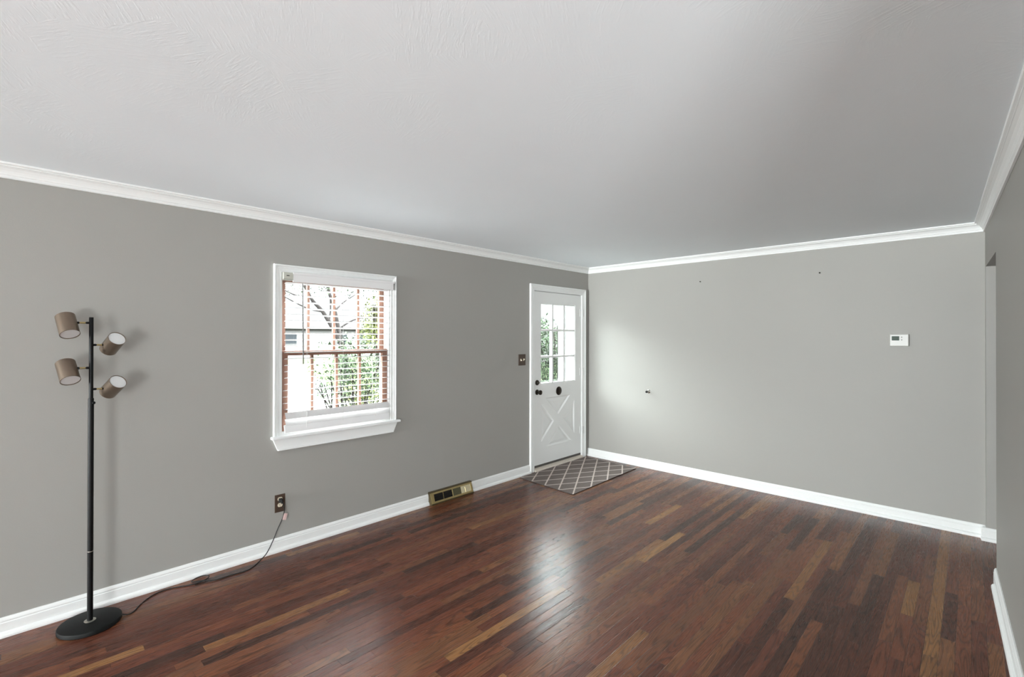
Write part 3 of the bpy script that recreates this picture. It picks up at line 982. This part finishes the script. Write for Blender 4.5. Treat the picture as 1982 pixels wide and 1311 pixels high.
# sloping face: origin at lower edge
fo = Vector((0, YL - 0.057, 0.015)); ft = Vector((0, YL - 0.028, 0.106))
fu = (ft - fo); FH = fu.length; fu.normalize(); fn = Vector((0, -fu.z, fu.y))
def facebox(bm, x0, x1, h0, h1, d0, d1, bev=0.0):
    m4 = Matrix(((1, 0, 0, 0), (0, fn.y, fu.y, fo.y), (0, fn.z, fu.z, fo.z), (0, 0, 0, 1)))
    bx(bm, x0, x1, d0, d1, h0, h1, bev, m4)
bm = B()
facebox(bm, RX0 + 0.004, RX1 - 0.004, 0.0, 0.016, -0.004, 0.002, 0.001)
facebox(bm, RX0 + 0.004, RX1 - 0.004, FH - 0.016, FH, -0.004, 0.002, 0.001)
facebox(bm, RX0 + 0.004, RX0 + 0.040, 0.016, FH - 0.016, -0.004, 0.002, 0.001)
facebox(bm, RX1 - 0.024, RX1 - 0.004, 0.016, FH - 0.016, -0.004, 0.002, 0.001)
facebox(bm, 2.892, 2.900, 0.014, FH - 0.014, -0.004, 0.002, 0.001)
facebox(bm, 2.788, 2.791, 0.014, FH - 0.014, -0.008, -0.004)
obj('face_frame', bm, 'brass', rg, label='brass face frame')
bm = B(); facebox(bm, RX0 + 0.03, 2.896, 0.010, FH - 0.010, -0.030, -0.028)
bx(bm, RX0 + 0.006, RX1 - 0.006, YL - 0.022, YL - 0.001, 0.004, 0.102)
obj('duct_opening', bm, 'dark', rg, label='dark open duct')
bm = B()
for h in (0.036, 0.055):
    facebox(bm, RX0 + 0.040, 2.892, h - 0.001, h + 0.001, -0.024, -0.006)
obj('louvre', bm, 'dark', rg)
bm = B(); facebox(bm, 2.900, 3.000, 0.014, FH - 0.014, -0.008, -0.004)
obj('damper_blade', bm, 'olive', rg, label='olive closed damper blade')
bm = B(); facebox(bm, 3.002, RX1 - 0.022, 0.010, FH - 0.012, -0.005, -0.001, 0.001)
facebox(bm, 3.050, 3.062, 0.018, FH - 0.03, -0.002, 0.004, 0.001)
obj('damper_plate', bm, 'pale', rg, label='pale brass damper plate')

# ================================================================ THERMOSTAT
th = thing('thermostat', 'white wall thermostat with a small dark display on the end wall', 'thermostat', (XF, 0.434, 1.516))
bm = B()
bx(bm, XF - 0.024, XF - 0.0003, 0.372, 0.498, 1.466, 1.566, 0.003)
bx(bm, XF - 0.028, XF - 0.023, 0.374, 0.496, 1.468, 1.564, 0.003)
obj('case', bm, 'case', th)
bm = B(); bx(bm, XF - 0.0290, XF - 0.0275, 0.434, 0.484, 1.513, 1.549)
obj('display', bm, 'lcd', th, label='dark green grey display')
for z in (1.541, 1.518):
    bm = B(); lathe(bm, [(0, 0), (0.0045, 0), (0.0045, 0.002), (0.003, 0.0028), (0, 0.003)], (XF - 0.0278, 0.418, z), (-1, 0, 0), 16)
    obj('button', bm, 'btn', th, smooth=True)

# ================================================================ DOOR BUMPER AND NAILS
bp_ = thing('door_bumper', 'small steel door stop fixed low on the end wall beside the door', 'door stop', (XF, 2.735, 0.897))
bm = B(); lathe(bm, [(0, 0.0003), (0.022, 0.0003), (0.021, 0.004), (0.012, 0.009), (0.009, 0.014), (0.009, 0.040), (0.013, 0.044), (0.014, 0.050), (0, 0.050)], (XF, 2.735, 0.897), (-1, 0, 0), 24)
obj('post', bm, 'chrome', bp_, smooth=True)
bm = B(); lathe(bm, [(0, 0.049), (0.0125, 0.050), (0.0125, 0.060), (0.009, 0.064), (0, 0.065)], (XF, 2.735, 0.897), (-1, 0, 0), 20)
obj('rubber_tip', bm, 'rubber', bp_, smooth=True)
for (y, z), lb in (((2.123, 2.138), 'tiny dark nail high on the end wall, above the door stop'), ((1.010, 2.133), 'tiny dark nail high on the end wall, toward the thermostat')):
    bm = B()
    lathe(bm, [(0, 0.0003), (0.0028, 0.0003), (0.0028, 0.010), (0.0062, 0.0105), (0.0062, 0.014), (0, 0.0148)], (XF, y, z), (-1, 0.0, 0.25), 12)
    tag(obj('picture_nail', bm, 'hard', smooth=True), lb, 'nail')

# ================================================================ OUTSIDE
GZ = -0.55
bm = B(); bx(bm, -60, 90, YL + 1.7, 120, GZ - 0.2, GZ)
struct('ground', bm, 'lawn', 'sunlit lawn in front of the house')
bm = B()
prism(bm, [(-30, YL + WT + 0.02, GZ - 0.1), (12, YL + WT + 0.02, GZ - 0.1), (12, 12, GZ - 0.1), (9.2, 19.5, GZ - 0.1), (13.6, 34.2, GZ - 0.1), (-12, 34.2, GZ - 0.1)], (0, 0, 0.12))
struct('path', bm, 'conc', 'pale-looking concrete drive in front of the window')
bm = B(); bx(bm, 3.4, 6.5, YL + WT + 0.01, 5.3, GZ - 0.1, -0.06, 0.01)
struct('porch_floor', bm, 'conc', 'pale-looking concrete porch outside the front door')
bm = B()
bx(bm, 6.22, 6.36, YL + WT, 4.80, -0.06, 2.62)
for y in (3.80, 4.02, 4.24, 4.46, 4.68):
    bx(bm, 6.212, 6.222, y, y + 0.03, -0.06, 2.62)
bx(bm, 6.20, 6.38, 4.76, 4.90, -0.06, 2.62, 0.01)
struct('wall_porch', bm, 'siding', 'white-looking boarded side wall of the porch')
bm = B(); bx(bm, -60, 90, 46.0, 52.0, GZ, GZ + 0.04)
struct('street', bm, 'conc', 'pale-looking street beyond the lawn')

def leaves(bm, centers, n, size, rng):
    for _ in range(n):
        cx, cy, cz_, rx, ry, rz = rng.choice(centers)
        while True:
            p = Vector((rng.uniform(-1, 1), rng.uniform(-1, 1), rng.uniform(-1, 1)))
            if 0.15 < p.length < 1:
                break
        p = Vector((cx + p.x * rx, cy + p.y * ry, cz_ + p.z * rz))
        d = Vector((rng.gauss(0, 1), rng.gauss(0, 1), rng.gauss(0, .7))).normalized()
        _, u, w = frame_of(d)
        s = size * rng.uniform(.6, 1.3)
        a, b_, c_, e_ = p - d * s, p + u * s * .45 + w * s * .12, p + d * s, p - u * s * .45 + w * s * .12
        v = [bm.verts.new(q) for q in (a, b_, c_, e_)]
        bm.faces.new((v[0], v[1], v[2])); bm.faces.new((v[0], v[2], v[3]))

def twigs(bm, base, top, n, spread, r0, rng):
    for _ in range(n):
        b0 = Vector(base) + Vector((rng.uniform(-.1, .1), rng.uniform(-.1, .1), 0)) * spread
        t0 = Vector(top) + Vector((rng.uniform(-1, 1) * spread, rng.uniform(-1, 1) * spread * .6, rng.uniform(-.35, .1)))
        mid = b0.lerp(t0, .5) + Vector((rng.uniform(-.1, .1), rng.uniform(-.1, .1), 0.08))
        tube(bm, smooth_path([b0, mid, t0], 4), r0, 5)

rng = random.Random(3)
def shrub(name, label, cat, base, h, rad, nl, size, leaf_m, z0=0.35, group=None):
    t = thing(name, label, cat, base, group)
    bm = B()
    x, y, z = base
    cs = []
    for i in range(9):
        a = rng.uniform(0, 6.28); rr = rad * rng.uniform(.15, .7)
        f = rng.uniform(z0, .86)
        cs.append((x + rr * math.cos(a), y + rr * math.sin(a) * .7, z + h * f, rad * .5, rad * .42, h * .17))
    leaves(bm, cs, nl, size, rng)
    obj('foliage', bm, leaf_m, t)
    bm = B(); twigs(bm, base, (x, y, z + h * .82), 16, rad * .8, 0.008, rng)
    obj('stems', bm, 'twig', t)
    return t
shrub('shrub', 'leafy green shrub with thin bare stems just outside the window', 'shrub', (2.92, 5.55, GZ), 2.15, 0.55, 3600, 0.026, 'leafA', 0.66)
shrub('shrub', 'low green shrub at the right behind the window shrub', 'shrub', (3.75, 6.6, GZ), 1.75, 0.6, 1200, 0.04, 'leafB', 0.5)
shrub('shrub', 'tall green shrub seen through the door panes', 'shrub', (8.1, 6.55, GZ), 2.75, 0.85, 5200, 0.042, 'leafA', 0.3)

# forked tree: trunk splitting in two limbs
tr = thing('tree', 'bare forked grey tree trunk seen through the upper window sash', 'tree', (7.3, 14.5, GZ))
T0 = Vector((7.45, 14.5, GZ))
bm = B()
tube(bm, smooth_path([T0, T0 + Vector((-.02, 0, 1.0)), T0 + Vector((-.12, 0, 1.75))]), [0.12] * 8 + [0.10] * 9, 10)
obj('trunk', bm, 'bark', tr, smooth=True)
bm = B()
def limb(bm, pts, r0, r1):
    P = smooth_path([T0 + Vector(p) for p in pts], 5)
    n = len(P)
    tube(bm, P, [r0 + (r1 - r0) * i / (n - 1) for i in range(n)], 8)
limb(bm, [(-.10, 0, 1.65), (-.42, 0, 2.25), (-.80, 0, 2.85), (-1.2, 0, 3.3), (-1.6, 0, 4.2)], .075, .04)
limb(bm, [(-.12, 0, 1.7), (-.28, 0, 2.3), (-.42, 0, 2.95), (-.62, 0, 3.6), (-.7, 0, 4.6)], .072, .04)
for p in ([(-.6, 0, 2.5), (-.45, .2, 3.0), (-.5, .2, 3.6)], [(-.8, 0, 2.85), (-1.2, .2, 2.95), (-1.9, .3, 3.3)], [(-.4, 0, 2.9), (0, .2, 3.2), (.5, .3, 3.5)], [(-.3, 0, 2.3), (.1, -.2, 2.6), (.7, -.3, 2.75)],
          [(-1.2, 0, 3.3), (-1.6, 0, 3.3), (-2.2, .2, 3.6)]):
    limb(bm, p, .028, .012)
obj('limbs', bm, 'bark', tr, smooth=True)
bm = B()
leaves(bm, [(T0.x - 1.6, 14.5, 2.95, 1.1, .8, .45), (T0.x + .2, 14.6, 3.1, 1.2, .8, .4), (T0.x - .9, 14.6, 3.7, 1.4, .8, .5)], 900, 0.05, rng)
obj('foliage', bm, 'leafA', tr)
t2 = thing('tree', 'yellow green leafy tree beyond the right side of the window', 'tree', (10.3, 17.5, GZ))
bm = B(); tube(bm, smooth_path([(10.4, 17.5, GZ), (10.35, 17.5, 1.2), (10.2, 17.5, 2.8)]), 0.14, 8)
obj('trunk', bm, 'bark', t2, smooth=True)
bm = B()
leaves(bm, [(10.4, 17.5, 2.2, .75, .8, .7), (10.7, 17.5, 2.8, .9, .8, .6), (10.3, 17.6, 1.6, .7, .8, .6)], 3000, 0.07, rng)
obj('crown', bm, 'leafB', t2)

# house across the street
def house(name, label, x0, x1, y, zt, wall_m, wins, doors, ridge):
    h = thing(name, label, 'house', ((x0 + x1) / 2, y, GZ))
    bm = B(); bx(bm, x0, x1, y, y + 8, GZ, zt)
    obj('wall', bm, wall_m, h)
    bm = B()
    prism(bm, [(x0 - .4, y - .5, zt - .05), (x0 - .4, y + 4, ridge), (x0 - .4, y + 8.5, zt - .05)], (x1 - x0 + .8, 0, 0))
    obj('roof', bm, 'roof', h)
    bm = B(); bx(bm, x0 - .4, x1 + .4, y - .55, y - .45, zt - .25, zt)
    obj('gutter_board', bm, 'siding', h)
    for a, b, z0, z1 in wins:
        bm = B(); bx(bm, a - .1, b + .1, y - .06, y + .02, z0 - .1, z1 + .1)
        w = obj('window', bm, 'siding', h)
        bm = B(); bx(bm, a, b, y - .08, y - .05, z0, z1)
        bx(bm, a, b, y - .082, y - .05, z0, z1)
        obj('pane', bm, 'winglass', w)
    for a, b, z1 in doors:
        bm = B(); bx(bm, a, b, y - .05, y + .02, GZ, z1)
        obj('garage_door', bm, 'siding', h)
    return h
house('house', 'white-looking house with grey roof across the street beyond the window', 10.0, 37.0, 54, 2.6, 'siding',
      [(14.2, 15.6, 0.5, 2.0), (20.6, 21.8, 0.7, 1.9), (26.5, 27.7, 0.6, 1.8), (29.5, 31.0, 0.6, 1.8)], [(16.5, 19.2, 1.7)], 5.6)
house('house', 'white-looking house with grey roof seen over the shrub through the door', 20.0, 44.0, 24, 2.45, 'siding',
      [(38, 39.5, 0.4, 1.8)], [], 4.8)
